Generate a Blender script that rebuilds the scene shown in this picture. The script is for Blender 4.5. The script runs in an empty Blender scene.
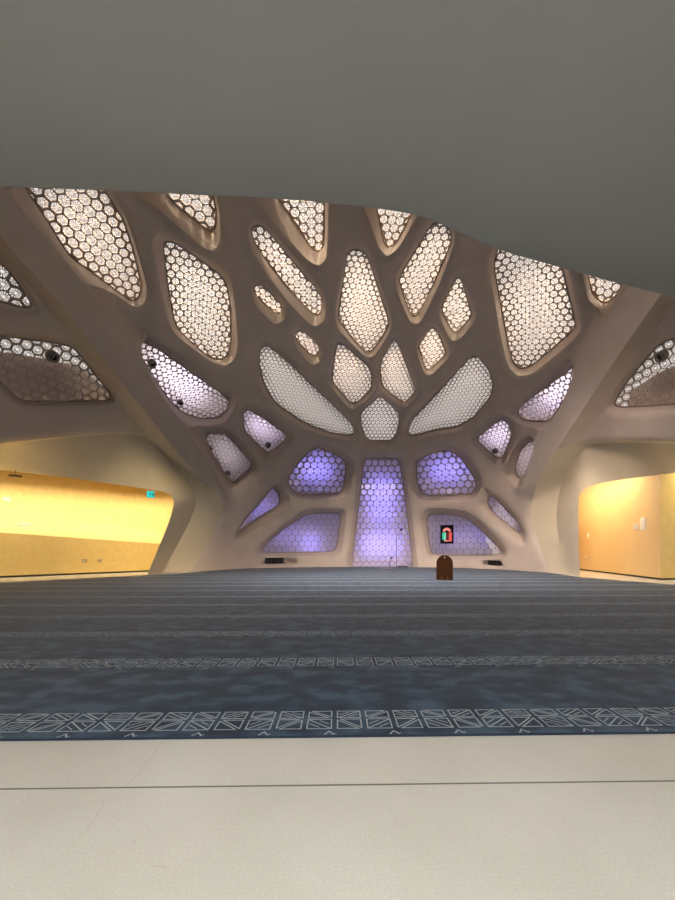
import bpy, bmesh, math, random
import numpy as np
from mathutils import Vector, Matrix
from mathutils.geometry import delaunay_2d_cdt

random.seed(7)
SC = bpy.context.scene
COL = SC.collection
F, CX, HY, CZ = 340.0, 337.5, 548.0, 1.35        # focal length (px), principal column, horizon row, eye height

# ------------------------------------------------------------------ helpers
def mat(name, color=(.8, .8, .8), rough=.6, emit=None, strength=1, **kw):
    m = bpy.data.materials.new(name); m.use_nodes = True
    b = m.node_tree.nodes['Principled BSDF']
    b.inputs['Base Color'].default_value = (*color, 1)
    b.inputs['Roughness'].default_value = rough
    if emit:
        b.inputs['Emission Color'].default_value = (*emit, 1)
        b.inputs['Emission Strength'].default_value = strength
    for k, v in kw.items():
        b.inputs[k].default_value = v
    return m

def noise_mat(name, stops, scale, rough, detail=4, bump=0, stretch=(1, 1, 1), fine=None, **kw):
    m = mat(name, stops[0][1], rough, **kw)
    nt = m.node_tree; n = nt.nodes; l = nt.links; b = n['Principled BSDF']
    tc = n.new('ShaderNodeTexCoord'); mp = n.new('ShaderNodeMapping'); mp.inputs['Scale'].default_value = stretch
    nz = n.new('ShaderNodeTexNoise'); nz.inputs['Scale'].default_value = scale; nz.inputs['Detail'].default_value = detail
    cr = n.new('ShaderNodeValToRGB')
    while len(cr.color_ramp.elements) < len(stops): cr.color_ramp.elements.new(.5)
    for e, (p, c) in zip(cr.color_ramp.elements, stops): e.position = p; e.color = (*c, 1)
    l.new(tc.outputs['Object'], mp.inputs['Vector']); l.new(mp.outputs[0], nz.inputs['Vector'])
    l.new(nz.outputs['Fac'], cr.inputs[0])
    out = cr.outputs[0]
    if fine:
        n2 = n.new('ShaderNodeTexNoise'); n2.inputs['Scale'].default_value = fine[0]; n2.inputs['Detail'].default_value = 2
        l.new(tc.outputs['Object'], n2.inputs['Vector'])
        mr = n.new('ShaderNodeMapRange'); mr.inputs[1].default_value = .3; mr.inputs[2].default_value = .7
        mr.inputs[3].default_value = 1 - fine[1]; mr.inputs[4].default_value = 1 + fine[1]
        l.new(n2.outputs['Fac'], mr.inputs[0])
        mx = n.new('ShaderNodeMix'); mx.data_type = 'RGBA'; mx.blend_type = 'MULTIPLY'; mx.inputs[0].default_value = 1
        l.new(out, mx.inputs[6]); l.new(mr.outputs[0], mx.inputs[7]); out = mx.outputs[2]
    l.new(out, b.inputs['Base Color'])
    if bump:
        bp = n.new('ShaderNodeBump'); bp.inputs['Strength'].default_value = bump; bp.inputs['Distance'].default_value = .02
        l.new(nz.outputs['Fac'], bp.inputs['Height']); l.new(bp.outputs[0], b.inputs['Normal'])
    return m

def mesh_obj(name, verts, faces, mats, parent=None, smooth=None, midx=None):
    me = bpy.data.meshes.new(name)
    me.from_pydata([tuple(map(float, v)) for v in verts], [], [tuple(int(i) for i in f) for f in faces])
    if not isinstance(mats, (list, tuple)): mats = [mats]
    for m in mats: me.materials.append(m)
    if midx is not None: me.polygons.foreach_set('material_index', midx)
    if smooth is not None:
        me.polygons.foreach_set('use_smooth', [True] * len(me.polygons))
        if smooth < 180: me.set_sharp_from_angle(angle=math.radians(smooth))
    me.update()
    o = bpy.data.objects.new(name, me); COL.objects.link(o)
    if parent:
        o.parent = parent
        o.matrix_parent_inverse = Matrix.Identity(4)
    return o

def bm_obj(name, bm, mats, parent=None, smooth=None):
    me = bpy.data.meshes.new(name)
    bmesh.ops.recalc_face_normals(bm, faces=bm.faces)
    bm.to_mesh(me); bm.free()
    if not isinstance(mats, (list, tuple)): mats = [mats]
    for m in mats: me.materials.append(m)
    if smooth is not None:
        me.polygons.foreach_set('use_smooth', [True] * len(me.polygons))
        me.set_sharp_from_angle(angle=math.radians(smooth))
    o = bpy.data.objects.new(name, me); COL.objects.link(o)
    if parent:
        o.parent = parent
    return o

def struct(o): o['kind'] = 'structure'; return o
def tag(o, label, cat, group=None):
    o['label'] = label; o['category'] = cat
    if group: o['group'] = group
    return o
def empty(name, label, cat, loc, rot=None, group=None):
    o = bpy.data.objects.new(name, None); COL.objects.link(o); o.empty_display_size = .2
    o.location = loc
    if rot is not None: o.rotation_euler = rot
    return tag(o, label, cat, group)

def box(bm, lo, hi, bevel=0):
    lo, hi = Vector(lo), Vector(hi)
    r = bmesh.ops.create_cube(bm, size=1)
    vs = r['verts']
    bmesh.ops.scale(bm, vec=hi - lo, verts=vs)
    bmesh.ops.translate(bm, vec=(lo + hi) / 2, verts=vs)
    if bevel:
        es = list({e for v in vs for e in v.link_edges})
        bmesh.ops.bevel(bm, geom=es, offset=bevel, segments=2, affect='EDGES', profile=.5)

def tube(bm, a, b, r, r2=None, seg=12):
    a, b = Vector(a), Vector(b); d = b - a
    m = Matrix.Translation((a + b) / 2) @ d.to_track_quat('Z', 'Y').to_matrix().to_4x4()
    bmesh.ops.create_cone(bm, cap_ends=True, segments=seg, radius1=r, radius2=r if r2 is None else r2, depth=d.length, matrix=m)

def lathe(prof, seg=24):
    """(r, h) profile about local Z -> bmesh"""
    bm = bmesh.new(); rings = []
    for r, h in prof:
        rings.append([bm.verts.new((r * math.cos(2 * math.pi * k / seg), r * math.sin(2 * math.pi * k / seg), h)) for k in range(seg)])
    for a, b in zip(rings, rings[1:]):
        for k in range(seg):
            bm.faces.new((a[k], a[(k + 1) % seg], b[(k + 1) % seg], b[k]))
    return bm

# ------------------------------------------------------------------ the vaulted shell: a superellipsoid hall
XC, AL, AR, Y0, B, C = 3.3, 16.0, 10.0, 2.0, 22.2, 12.5
PX, PY, PZ = 2.6, 3.0, 3.0
def Fv(P, off=0.0):
    X, Y, Z = P[..., 0] - XC, P[..., 1] - Y0, P[..., 2]
    A = np.where(X < 0, AL, AR) + off
    return np.abs(X / A) ** PX + np.abs(Y / (B + off)) ** PY + np.abs(Z / (C + off)) ** PZ
def ray(pts):
    pts = np.asarray(pts, float).reshape(-1, 2)
    return np.stack([(pts[:, 0] - CX) / F, np.ones(len(pts)), (HY - pts[:, 1]) / F], 1)
ORG = np.array([0, 0, CZ])
def cast(pts, off=0.0):
    d = ray(pts); off = np.broadcast_to(off, (len(d),))
    lo = np.full(len(d), .5); hi = np.full(len(d), 45.)
    for _ in range(50):
        m = (lo + hi) / 2
        ins = Fv(ORG + d * m[:, None], off) < 1
        lo = np.where(ins, m, lo); hi = np.where(ins, hi, m)
    return ORG + d * lo[:, None]
def normal(P, off=0.0):
    g = np.zeros_like(P); e = 1e-3
    for k in range(3):
        dp = np.zeros(3); dp[k] = e
        g[:, k] = (Fv(P + dp, off) - Fv(P - dp, off))
    return g / np.linalg.norm(g, axis=1)[:, None]
def at(px, py, Y): return ORG + ray([(px, py)])[0] * Y
def at_z(px, py, Z):
    d = ray([(px, py)])[0]; return ORG + d * ((Z - CZ) / d[2])

def chaikin(P, it=2, closed=True, k=.25):
    P = np.asarray(P, float)
    for _i in range(it):
        k = .16 if _i == 0 and closed else .25
        Q = np.roll(P, -1, 0) if closed else P[1:]
        R = P if closed else P[:-1]
        N = np.empty((2 * len(R), P.shape[1])); N[0::2] = R * (1 - k) + Q * k; N[1::2] = R * k + Q * (1 - k)
        if not closed: N = np.vstack([P[:1], N, P[-1:]])
        P = N
    return P
def inside(poly, P):
    x, y = P[:, 0], P[:, 1]; r = np.zeros(len(P), bool)
    q = np.roll(poly, -1, 0)
    for (x1, y1), (x2, y2) in zip(poly, q):
        if y1 == y2: continue
        c = (y1 > y) != (y2 > y)
        r ^= c & (x < (x2 - x1) * (y - y1) / (y2 - y1) + x1)
    return r
def dist_segs(P, A, Bq):
    d = np.full(len(P), 1e9)
    for a, b in zip(A, Bq):
        ab = b - a; L = ab @ ab
        t = np.clip(((P - a) @ ab) / L, 0, 1) if L > 0 else np.zeros(len(P))
        d = np.minimum(d, np.linalg.norm(P - (a + t[:, None] * ab), axis=1))
    return d

# the openings, seen outlines: (label, glass outline I, rim outline O, depth, cell, orientation/petals)
PANELS = [
 ("large lattice screen at upper left beside the long slanting beam", [(8,163),(88,165),(104,189),(123,217),(133,247),(142,285),(139,299),(131,302),(95,275),(68,256),(45,218),(25,188)],
  [(-6,163),(92,163),(107,188),(126,217),(136,247),(147,287),(145,303),(134,308),(86,272),(68,257),(40,222),(13,190)], .7, .31, 'F12'),
 ("cut off lattice screen under the balcony edge, second from left", [(140,170),(212,170),(213,192),(217,212),(216,228),(210,232),(200,225),(178,207),(160,190)],
  [(100,168),(214,168),(216,192),(220,215),(220,243),(213,251),(203,248),(165,214),(132,192)], .7, .34, 'F12'),
 ("tall bright lattice screen right of the large upper left one", [(162,242),(172,240),(203,261),(226,279),(231,305),(231,340),(228,356),(220,360),(207,357),(175,328),(168,290)],
  [(153,239),(161,233),(204,257),(230,276),(235,303),(238,345),(235,359),(226,366),(212,362),(172,333),(161,290)], .7, .30, 'F6'),
 ("lattice screen cut by the left picture edge above the brown one", [(-18,235),(0,262),(13,275),(30,300),(33,307),(25,309),(0,302),(-28,297)],
  [(-20,222),(0,250),(16,270),(34,298),(37,310),(27,313),(0,306),(-32,301)], .5, .36, 'P12'),
 ("dim brown lattice screen at left edge above the yellow passage", [(-30,334),(0,335),(55,342),(75,347),(98,378),(111,394),(111,400),(106,401),(60,402),(22,402),(10,392),(-30,350)],
  [(-32,330),(0,331),(56,338),(78,343),(101,375),(115,392),(115,402),(107,405),(60,406),(20,406),(6,394),(-34,352)], .3, .34, 'P12'),
 ("long slanting screen with two dark fixtures right of the left beam", [(130,337),(152,345),(200,378),(229,399),(230,407),(220,418),(200,419),(184,414),(168,400),(150,371)],
  [(127,334),(155,340),(203,368),(235,393),(236,406),(224,424),(200,426),(182,420),(165,403),(146,373)], .6, .27, 'P6'),
 ("small four sided screen with one dark fixture, left of centre", [(243,413),(248,409),(268,421),(287,435),(285,441),(270,453),(264,451),(244,431)],
  [(239,412),(247,403),(270,414),(295,433),(292,442),(273,460),(263,459),(239,436)], .6, .27, 'P6'),
 ("small tilted screen below the long slanting one at left", [(205,437),(209,433),(224,433),(232,440),(252,463),(251,468),(234,483),(229,480),(213,455)],
  [(200,436),(208,428),(226,428),(236,435),(257,461),(257,469),(237,489),(228,489),(208,458)], .6, .27, 'P6'),
 ("wedge shaped lattice screen at top with sunlit streaked reveal at left", [(262,175),(326,175),(325,202),(325,222),(324,246),(319,252),(312,250),(297,226)],
  [(236,175),(330,175),(329,202),(328,225),(327,258),(319,266),(308,261),(285,236)], .8, .33, 'P6'),
 ("long narrow slot screen slanting down left of the centre rib", [(250,228),(257,224),(264,227),(300,269),(320,293),(323,306),(320,315),(313,315),(285,285),(255,245)],
  [(248,227),(256,221),(266,224),(302,266),(322,290),(326,305),(325,321),(313,328),(283,297),(250,250)], .7, .28, 'P6'),
 ("smallest oblong slot screen, upper of two left of centre", [(253,287),(258,283),(268,290),(280,302),(283,309),(280,314),(274,313),(255,295)],
  [(251,285),(258,280),(270,288),(283,299),(287,309),(285,320),(275,325),(253,304)], .7, .25, 'P6'),
 ("smallest oblong slot screen, lower of two left of centre", [(294,334),(300,329),(309,335),(317,343),(320,350),(317,357),(311,356),(297,341)],
  [(292,332),(300,326),(311,333),(320,340),(323,350),(321,362),(311,366),(294,345)], .7, .25, 'P6'),
 ("bright kite shaped lattice screen at the middle of the vault", [(347,252),(355,248),(366,252),(378,286),(389,320),(388,328),(374,350),(366,353),(352,338),(339,321),(338,312),(342,285)],
  [(345,250),(355,245),(368,249),(381,286),(392,320),(391,330),(375,356),(366,358),(350,342),(337,328),(335,312),(340,285)], .6, .26, 'P6'),
 ("short pointed lattice screen at top right of the centre rib", [(374,188),(424,192),(412,215),(397,243),(388,248),(383,242),(377,212)],
  [(356,188),(430,192),(418,214),(399,248),(387,257),(379,248),(366,212)], .7, .3, 'P6'),
 ("long lattice screen slanting up to the right of the bright kite", [(398,278),(415,250),(432,223),(442,221),(451,230),(452,242),(436,280),(418,316),(411,317),(401,290)],
  [(395,277),(413,247),(430,219),(443,217),(454,228),(455,243),(440,283),(420,324),(410,323),(397,291)], .7, .28, 'P6'),
 ("small lattice screen just left of the tall upper right one", [(441,305),(455,278),(461,277),(472,312),(471,318),(457,333),(452,332),(442,313)],
  [(439,305),(454,274),(462,273),(476,311),(475,322),(459,340),(451,341),(439,317)], .7, .28, 'P6'),
 ("small upright diamond screen right of the paired centre screens", [(431,327),(437,328),(446,351),(445,356),(430,370),(425,369),(419,349),(419,344)],
  [(430,323),(438,324),(450,351),(449,358),(432,375),(424,374),(416,350),(416,343)], .7, .26, 'P6'),
 ("left one of the paired screens just below the bright kite", [(337,343),(343,344),(368,365),(372,373),(372,388),(366,396),(355,404),(350,403),(332,382),(332,372)],
  [(336,339),(344,340),(371,362),(375,372),(376,389),(369,399),(355,409),(349,408),(328,384),(329,371)], .5, .24, 'P6'),
 ("right one of the paired screens just below the bright kite", [(393,340),(397,341),(416,389),(414,394),(406,402),(402,402),(383,388),(380,376),(380,367),(383,356)],
  [(392,336),(399,337),(420,389),(418,395),(407,407),(401,407),(380,391),(376,377),(376,366),(379,354)], .5, .24, 'P6'),
 ("small pentagonal screen directly above the tall violet mihrab screen", [(377,397),(383,397),(399,412),(400,420),(396,437),(390,441),(370,441),(364,437),(360,420),(361,412)],
  [(376,394),(384,394),(403,410),(403,420),(399,440),(391,445),(369,445),(361,440),(357,420),(358,411)], .2, .26, 'P6'),
 ("big leaf shaped pale screen left above the mihrab", [(259,352),(263,346),(269,346),(300,373),(330,402),(353,425),(355,432),(351,436),(330,433),(304,423),(277,405),(265,388),(259,365)],
  [(256,351),(262,342),(270,342),(302,368),(333,398),(358,423),(360,434),(353,441),(329,437),(302,428),(274,410),(261,391),(255,366)], .55, .225, 'P6'),
 ("big leaf shaped pale screen right above the mihrab", [(408,428),(411,421),(440,390),(471,356),(478,356),(490,370),(494,387),(490,398),(474,418),(455,428),(436,430),(413,436),(408,434)],
  [(404,428),(409,418),(438,386),(470,352),(480,352),(494,368),(498,387),(494,400),(477,422),(456,432),(436,434),(413,441),(404,436)], .55, .225, 'P6'),
 ("tall bright lattice screen at upper right with dark honeycomb sides", [(493,265),(498,246),(510,240),(552,243),(563,268),(575,318),(576,327),(570,334),(531,367),(520,369),(512,362),(505,330)],
  [(488,265),(494,243),(510,235),(556,238),(567,266),(579,318),(581,329),(573,341),(533,374),(518,376),(508,367),(500,332)], .7, .30, 'F6'),
 ("small lattice screen peeping below the balcony at far upper right", [(587,262),(636,266),(622,286),(616,297),(608,303),(600,302),(592,294),(588,278)],
  [(581,260),(642,264),(628,287),(620,301),(609,309),(598,308),(588,300),(583,278)], .7, .3, 'P6'),
 ("half dim screen at the right edge above the right passage", [(613,404),(626,382),(650,353),(660,343),(675,337),(715,330),(720,402),(675,405),(618,408)],
  [(608,406),(623,379),(647,349),(658,338),(675,332),(718,325),(724,406),(675,409),(615,412)], .3, .32, 'P12'),
 ("long slanting violet screen left of the right beam", [(517,410),(530,398),(558,379),(579,363),(578,371),(564,402),(551,419),(545,422),(525,421),(518,415)],
  [(512,409),(528,394),(556,374),(581,357),(584,368),(569,405),(555,424),(545,427),(523,427),(512,418)], .6, .27, 'P6'),
 ("small five sided violet screen with one fixture, right of centre", [(477,437),(488,429),(501,418),(509,424),(512,434),(509,444),(502,458),(497,459),(478,442)],
  [(472,438),(486,425),(501,413),(513,420),(517,434),(513,447),(504,464),(496,466),(473,445)], .6, .26, 'P6'),
 ("small upright screen tucked beside the foot of the right beam", [(515,464),(520,450),(528,442),(540,441),(538,450),(525,476),(520,479),(515,474)],
  [(507,463),(514,447),(526,436),(543,435),(543,449),(529,481),(519,490),(505,477)], .6, .26, 'P6'),
 ("pentagonal violet screen upper left of the mihrab", [(287,478),(297,464),(312,449),(320,447),(344,459),(347,465),(343,488),(339,494),(298,495),(290,488)],
  [(281,480),(293,459),(310,443),(321,441),(350,456),(355,465),(350,490),(345,498),(297,499),(284,491)], .6, .48, 'P6'),
 ("pentagonal violet screen upper right of the mihrab", [(416,462),(419,459),(440,450),(452,451),(463,460),(475,479),(476,487),(471,495),(430,496),(422,494),(417,484)],
  [(410,461),(416,454),(440,444),(454,445),(468,456),(482,477),(482,488),(474,500),(430,501),(418,499),(411,486)], .6, .48, 'P6'),
 ("narrow eye shaped screen near the foot of the left beam", [(237,532),(245,520),(265,497),(273,487),(279,494),(280,502),(276,507),(250,523)],
  [(232,541),(242,521),(262,496),(276,482),(287,488),(291,501),(286,510),(252,532)], .6, .4, 'PS'),
 ("low violet screen at lower left of the mihrab with a bright streak", [(262,548),(283,529),(305,515),(314,513),(338,513),(341,516),(337,548),(333,552),(266,553),(262,552)],
  [(257,547),(282,525),(303,510),(314,508),(343,508),(347,514),(342,552),(336,556),(264,556),(256,554)], .6, .46, 'PS'),
 ("tall tapered violet mihrab screen standing on the carpet", [(364,462),(367,458),(397,458),(400,462),(407,510),(413,563),(413,569),(352,569),(352,563),(358,510)],
  [(360,462),(365,454),(399,454),(404,462),(411,510),(418,563),(419,573),(346,573),(347,563),(354,510)], .45, .46, 'P6'),
 ("low violet screen behind the small display, lower right of the mihrab", [(426,519),(430,514),(448,514),(465,517),(475,524),(490,539),(502,551),(500,555),(450,556),(432,555),(430,548)],
  [(420,517),(426,508),(448,508),(467,511),(479,519),(494,534),(508,551),(505,559),(450,560),(430,559),(425,550)], .6, .46, 'PS'),
 ("narrow eye shaped screen near the foot of the right beam", [(487,502),(490,494),(505,508),(519,524),(522,532),(521,533),(508,525),(491,511)],
  [(477,503),(482,484),(505,502),(520,520),(525,532),(524,545),(507,533),(480,510)], .6, .4, 'PS'),
]
NICHES = [  # low recesses holding black vents
 [(259,564),(265,557.6),(286,557.6),(296,558.2),(298,563.6),(278,564.3)],
 [(482,564.0),(484,560.4),(492,560),(499.5,560),(505,566),(495,565.5)],
]
OL = [(-70,452),(0,443),(60,437),(118,432),(146,433),(163,447),(190,475),(216,494),(224,507),(216,528),(203,550),(190,573),(184,592)]
ML = [(-70,453),(0,444.5),(60,438.5),(118,433.5),(143,435),(155,446),(172,463),(190,484),(198,500),(190,522),(176,547),(161,574),(155,592)]
IL = [(-70,458,12.9),(0,468,14.0),(60,476.5,15.3),(110,483.5,16.4),(140,488,17),(158,490.5,17.4),(168,493,17.5),(173,498,17.5),(174,505,17.4),(168,525,17.3),(158,549,17.15),(147,575,17.0),(141,592,16.7)]
OR = [(745,443),(675,441),(630,440.5),(590,440.5),(574,443),(562,450),(548,474),(534,497),(530,507),(533,525),(541,550),(550,574),(556,592)]
MR = [(745,444),(675,443),(635,442.5),(600,443),(588,446),(578,456),(570,469),(563,482),(558,498),(556,520),(560,548),(565,575),(567,592)]
IR = [(745,464,12.7),(675,473,14.0),(640,477,14.9),(612,481,15.6),(598,483.5,16),(590,486,16.1),(584,489,16.2),(580,493,16.25),(578.5,500,16.25),(578.5,525,16.1),(579,552,16),(580,577,15.85),(580,594,15.6)]
BEAM_L = ([(-120,100),(-40,180),(0,231),(47,285),(90,342),(133,400),(178,457),(212,492)], [(225,500),(205,460),(168,402),(130,337),(72,262),(13,190),(-6,163),(-50,105)])
BEAM_R = ([(740,205),(672,286),(640,333),(610,380),(567,447),(545,482)], [(525,490),(545,432),(573,382),(597,336),(628,286),(695,205)])

def smooth_open(P, closed_tail):  # passage outline: rounded polyline closed far below the floor
    return chaikin(P, 2, closed=False)
oL, oR = chaikin(OL, 2, False), chaikin(OR, 2, False)
loopL = np.vstack([oL, [(-70, 592)]]); loopR = np.vstack([oR, [(745, 594)]])
loops = [chaikin(p[2], 2) for p in PANELS] + [np.array(p, float) for p in NICHES] + [loopL, loopR]
segA = np.vstack(loops); segB = np.vstack([np.roll(l, -1, 0) for l in loops])
beams = [np.vstack([np.array(a, float), np.array(b, float)]) for a, b in (BEAM_L, BEAM_R)]

def relief(P):
    """how far the plaster stands proud of the vault surface (m)"""
    d = dist_segs(P, segA, segB)
    t = np.clip(d / 7, 0, 1); h = .11 * (1 - (1 - t) ** 2.2)
    hb = np.zeros(len(P))
    for bp in beams:
        db = dist_segs(P, bp, np.roll(bp, -1, 0)); db[inside(bp, P)] = 0
        hb = np.maximum(hb, (.95, .75)[bp is beams[1]] * np.clip(1 - db / 13, 0, 1))
    hb *= np.clip((560 - P[:, 1]) / 110, 0, 1)
    return np.maximum(h, hb) * np.clip((585 - P[:, 1]) / 30, 0, 1)
def shell_pt(P):
    P = np.asarray(P, float)
    Q = cast(P); N = normal(Q)
    return Q - N * relief(P)[:, None]

plaster = noise_mat('warm_plaster', [(.3, (.60, .515, .45)), (.7, (.66, .57, .50))], 1.3, .7, bump=.06, **{'Specular IOR Level': .25})
cream = noise_mat('cream_plaster', [(.3, (.71, .62, .46)), (.7, (.76, .67, .51))], 1.1, .5)
screen_m = mat('screen_plaster', (.60, .51, .45), .7)
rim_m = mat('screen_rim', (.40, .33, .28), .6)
dark = mat('fixture_dark', (.012, .011, .011), .5)
ring_m = mat('fixture_ring', (.30, .25, .22), .5)

def build_shell():
    V = []; E = []
    def add_line(P, closed):
        s = len(V); V.extend([tuple(p) for p in P]); n = len(P)
        E.extend([(s + i, s + (i + 1) % n) for i in range(n if closed else n - 1)])
    X0, X1, T0, T1 = -85, 760, 110, 600
    add_line([(X0, T0), (X1, T0), (X1, T1), (X0, T1)], True)
    for l in loops: add_line(l, True)
    for a, b in (BEAM_L, BEAM_R):
        for ln in (a, b): add_line(np.array(ln), False)
    g = np.stack(np.meshgrid(np.arange(X0 + 4, X1, 5.), np.arange(T0 + 4, T1, 5.)), -1).reshape(-1, 2)
    g[:, 0] += (np.round((g[:, 1] - T0) / 5) % 2) * 2.5
    rings = []
    for l in loops:
        tg = np.roll(l, -1, 0) - np.roll(l, 1, 0); tg /= np.maximum(1e-6, np.linalg.norm(tg, axis=1))[:, None]
        nr = np.stack([tg[:, 1], -tg[:, 0]], 1)
        if inside(l, (l + nr * .5)).mean() > .5: nr = -nr
        for w in (1.3, 3.0, 5.0): rings.append((l + nr * w, w))
    rr = np.vstack([r for r, w in rings]); rw = np.concatenate([np.full(len(r), w) for r, w in rings])
    rk = (dist_segs(rr, segA, segB) > rw * .93) & (rr[:, 0] > X0 + 2) & (rr[:, 0] < X1 - 2) & (rr[:, 1] > T0 + 2) & (rr[:, 1] < T1 - 2)
    for l in loops: rk &= ~inside(l, rr)
    V.extend([tuple(p) for p in rr[rk]])
    keep = dist_segs(g, segA, segB) > 7.0
    for l in loops: keep &= ~inside(l, g)
    for a, b in (BEAM_L, BEAM_R):
        for ln in (a, b):
            ln = np.array(ln, float); keep &= dist_segs(g, ln[:-1], ln[1:]) > 1.8
    g = g[keep]
    V.extend([tuple(p) for p in g])
    # a ring of extra points close to each rim, so that the rim rounds over
    vo, eo, fo, *_ = delaunay_2d_cdt([Vector(v) for v in V], E, [], 0, 1e-4)
    vo = np.array([(v.x, v.y) for v in vo]); fo = np.array([list(f) for f in fo])
    cen = vo[fo].mean(1); bad = np.zeros(len(fo), bool)
    for l in loops: bad |= inside(l, cen)
    fo = fo[~bad]
    return vo, fo
vo, fo = build_shell()
P3 = shell_pt(vo)
shell_verts = list(P3); shell_faces = [tuple(f[::-1]) for f in fo]

def loft(verts, faces, rings, closed=True):
    n = len(rings[0]); base = []
    for r in rings:
        base.append(len(verts)); verts.extend(list(r))
    for a, b in zip(base, base[1:]):
        for i in range(n if closed else n - 1):
            j = (i + 1) % n
            faces.append((a + i, a + j, b + j, b + i))

# reveals of every opening run from the rim down to the screen
rev_v, rev_f = [], []
panel_geo = []
for (lab, I, O, dep, cell, sty) in PANELS:
    i2, o2 = chaikin(I, 2), chaikin(O, 2)
    R0 = shell_pt(o2); R3 = cast(i2, dep)
    R1 = R0 * .94 + R3 * .06; R2 = R0 * .5 + R3 * .5
    Ncen = normal(R3.mean(0)[None], dep)[0]
    R4 = R3 + Ncen * .12
    loft(rev_v, rev_f, [R0, R1, R2, R3, R4])
    panel_geo.append((lab, R3, Ncen, dep, cell, sty))
for k, nl in enumerate(NICHES):
    o2 = np.array(nl, float); R0 = shell_pt(o2); R1 = cast(o2, .45)
    loft(rev_v, rev_f, [R0, R1]); b = len(rev_v) - len(R1)
    rev_f.append(tuple(range(b, b + len(R1))))
off = len(shell_verts)
allv = shell_verts + rev_v; allf = shell_faces + [tuple(i + off for i in f) for f in rev_f]
wall_front = struct(mesh_obj('wall_front', allv, allf, plaster, smooth=38))

# passages left and right: chamfer, soffit and jamb, with a return behind
def passage(name, O, M, I, sgn):
    o2 = chaikin(O, 2, False); m2 = chaikin(M, 2, False); i3 = chaikin(I, 2, False)
    R0 = shell_pt(o2); D0 = R0[:, 1]
    DM = D0 * .65 + i3[:, 2] * .35
    RM = ORG + ray(m2) * DM[:, None]; RI = ORG + ray(i3[:, :2]) * i3[:, 2:3]
    back = i3[:, :2].copy(); w = np.clip((i3[:, 1] - 488) / 12, 0, 1)
    back[:, 1] -= 5 * (1 - w); back[:, 0] += sgn * 3 * w
    RB = ORG + ray(back) * (i3[:, 2:3] + .45 + .6 * w[:, None])
    v, f = [], []
    Rm1 = R0 * .5 + RM * .5
    loft(v, f, [R0, Rm1, RM, RM * .5 + RI * .5, RI, RB], closed=False)
    struct(mesh_obj(name, v, f, cream, smooth=32))
    return RI, RB
IL3, BL3 = passage('trim_1', OL, ML, IL, 1)
IR3, BR3 = passage('trim_2', OR, MR, IR, -1)

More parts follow.
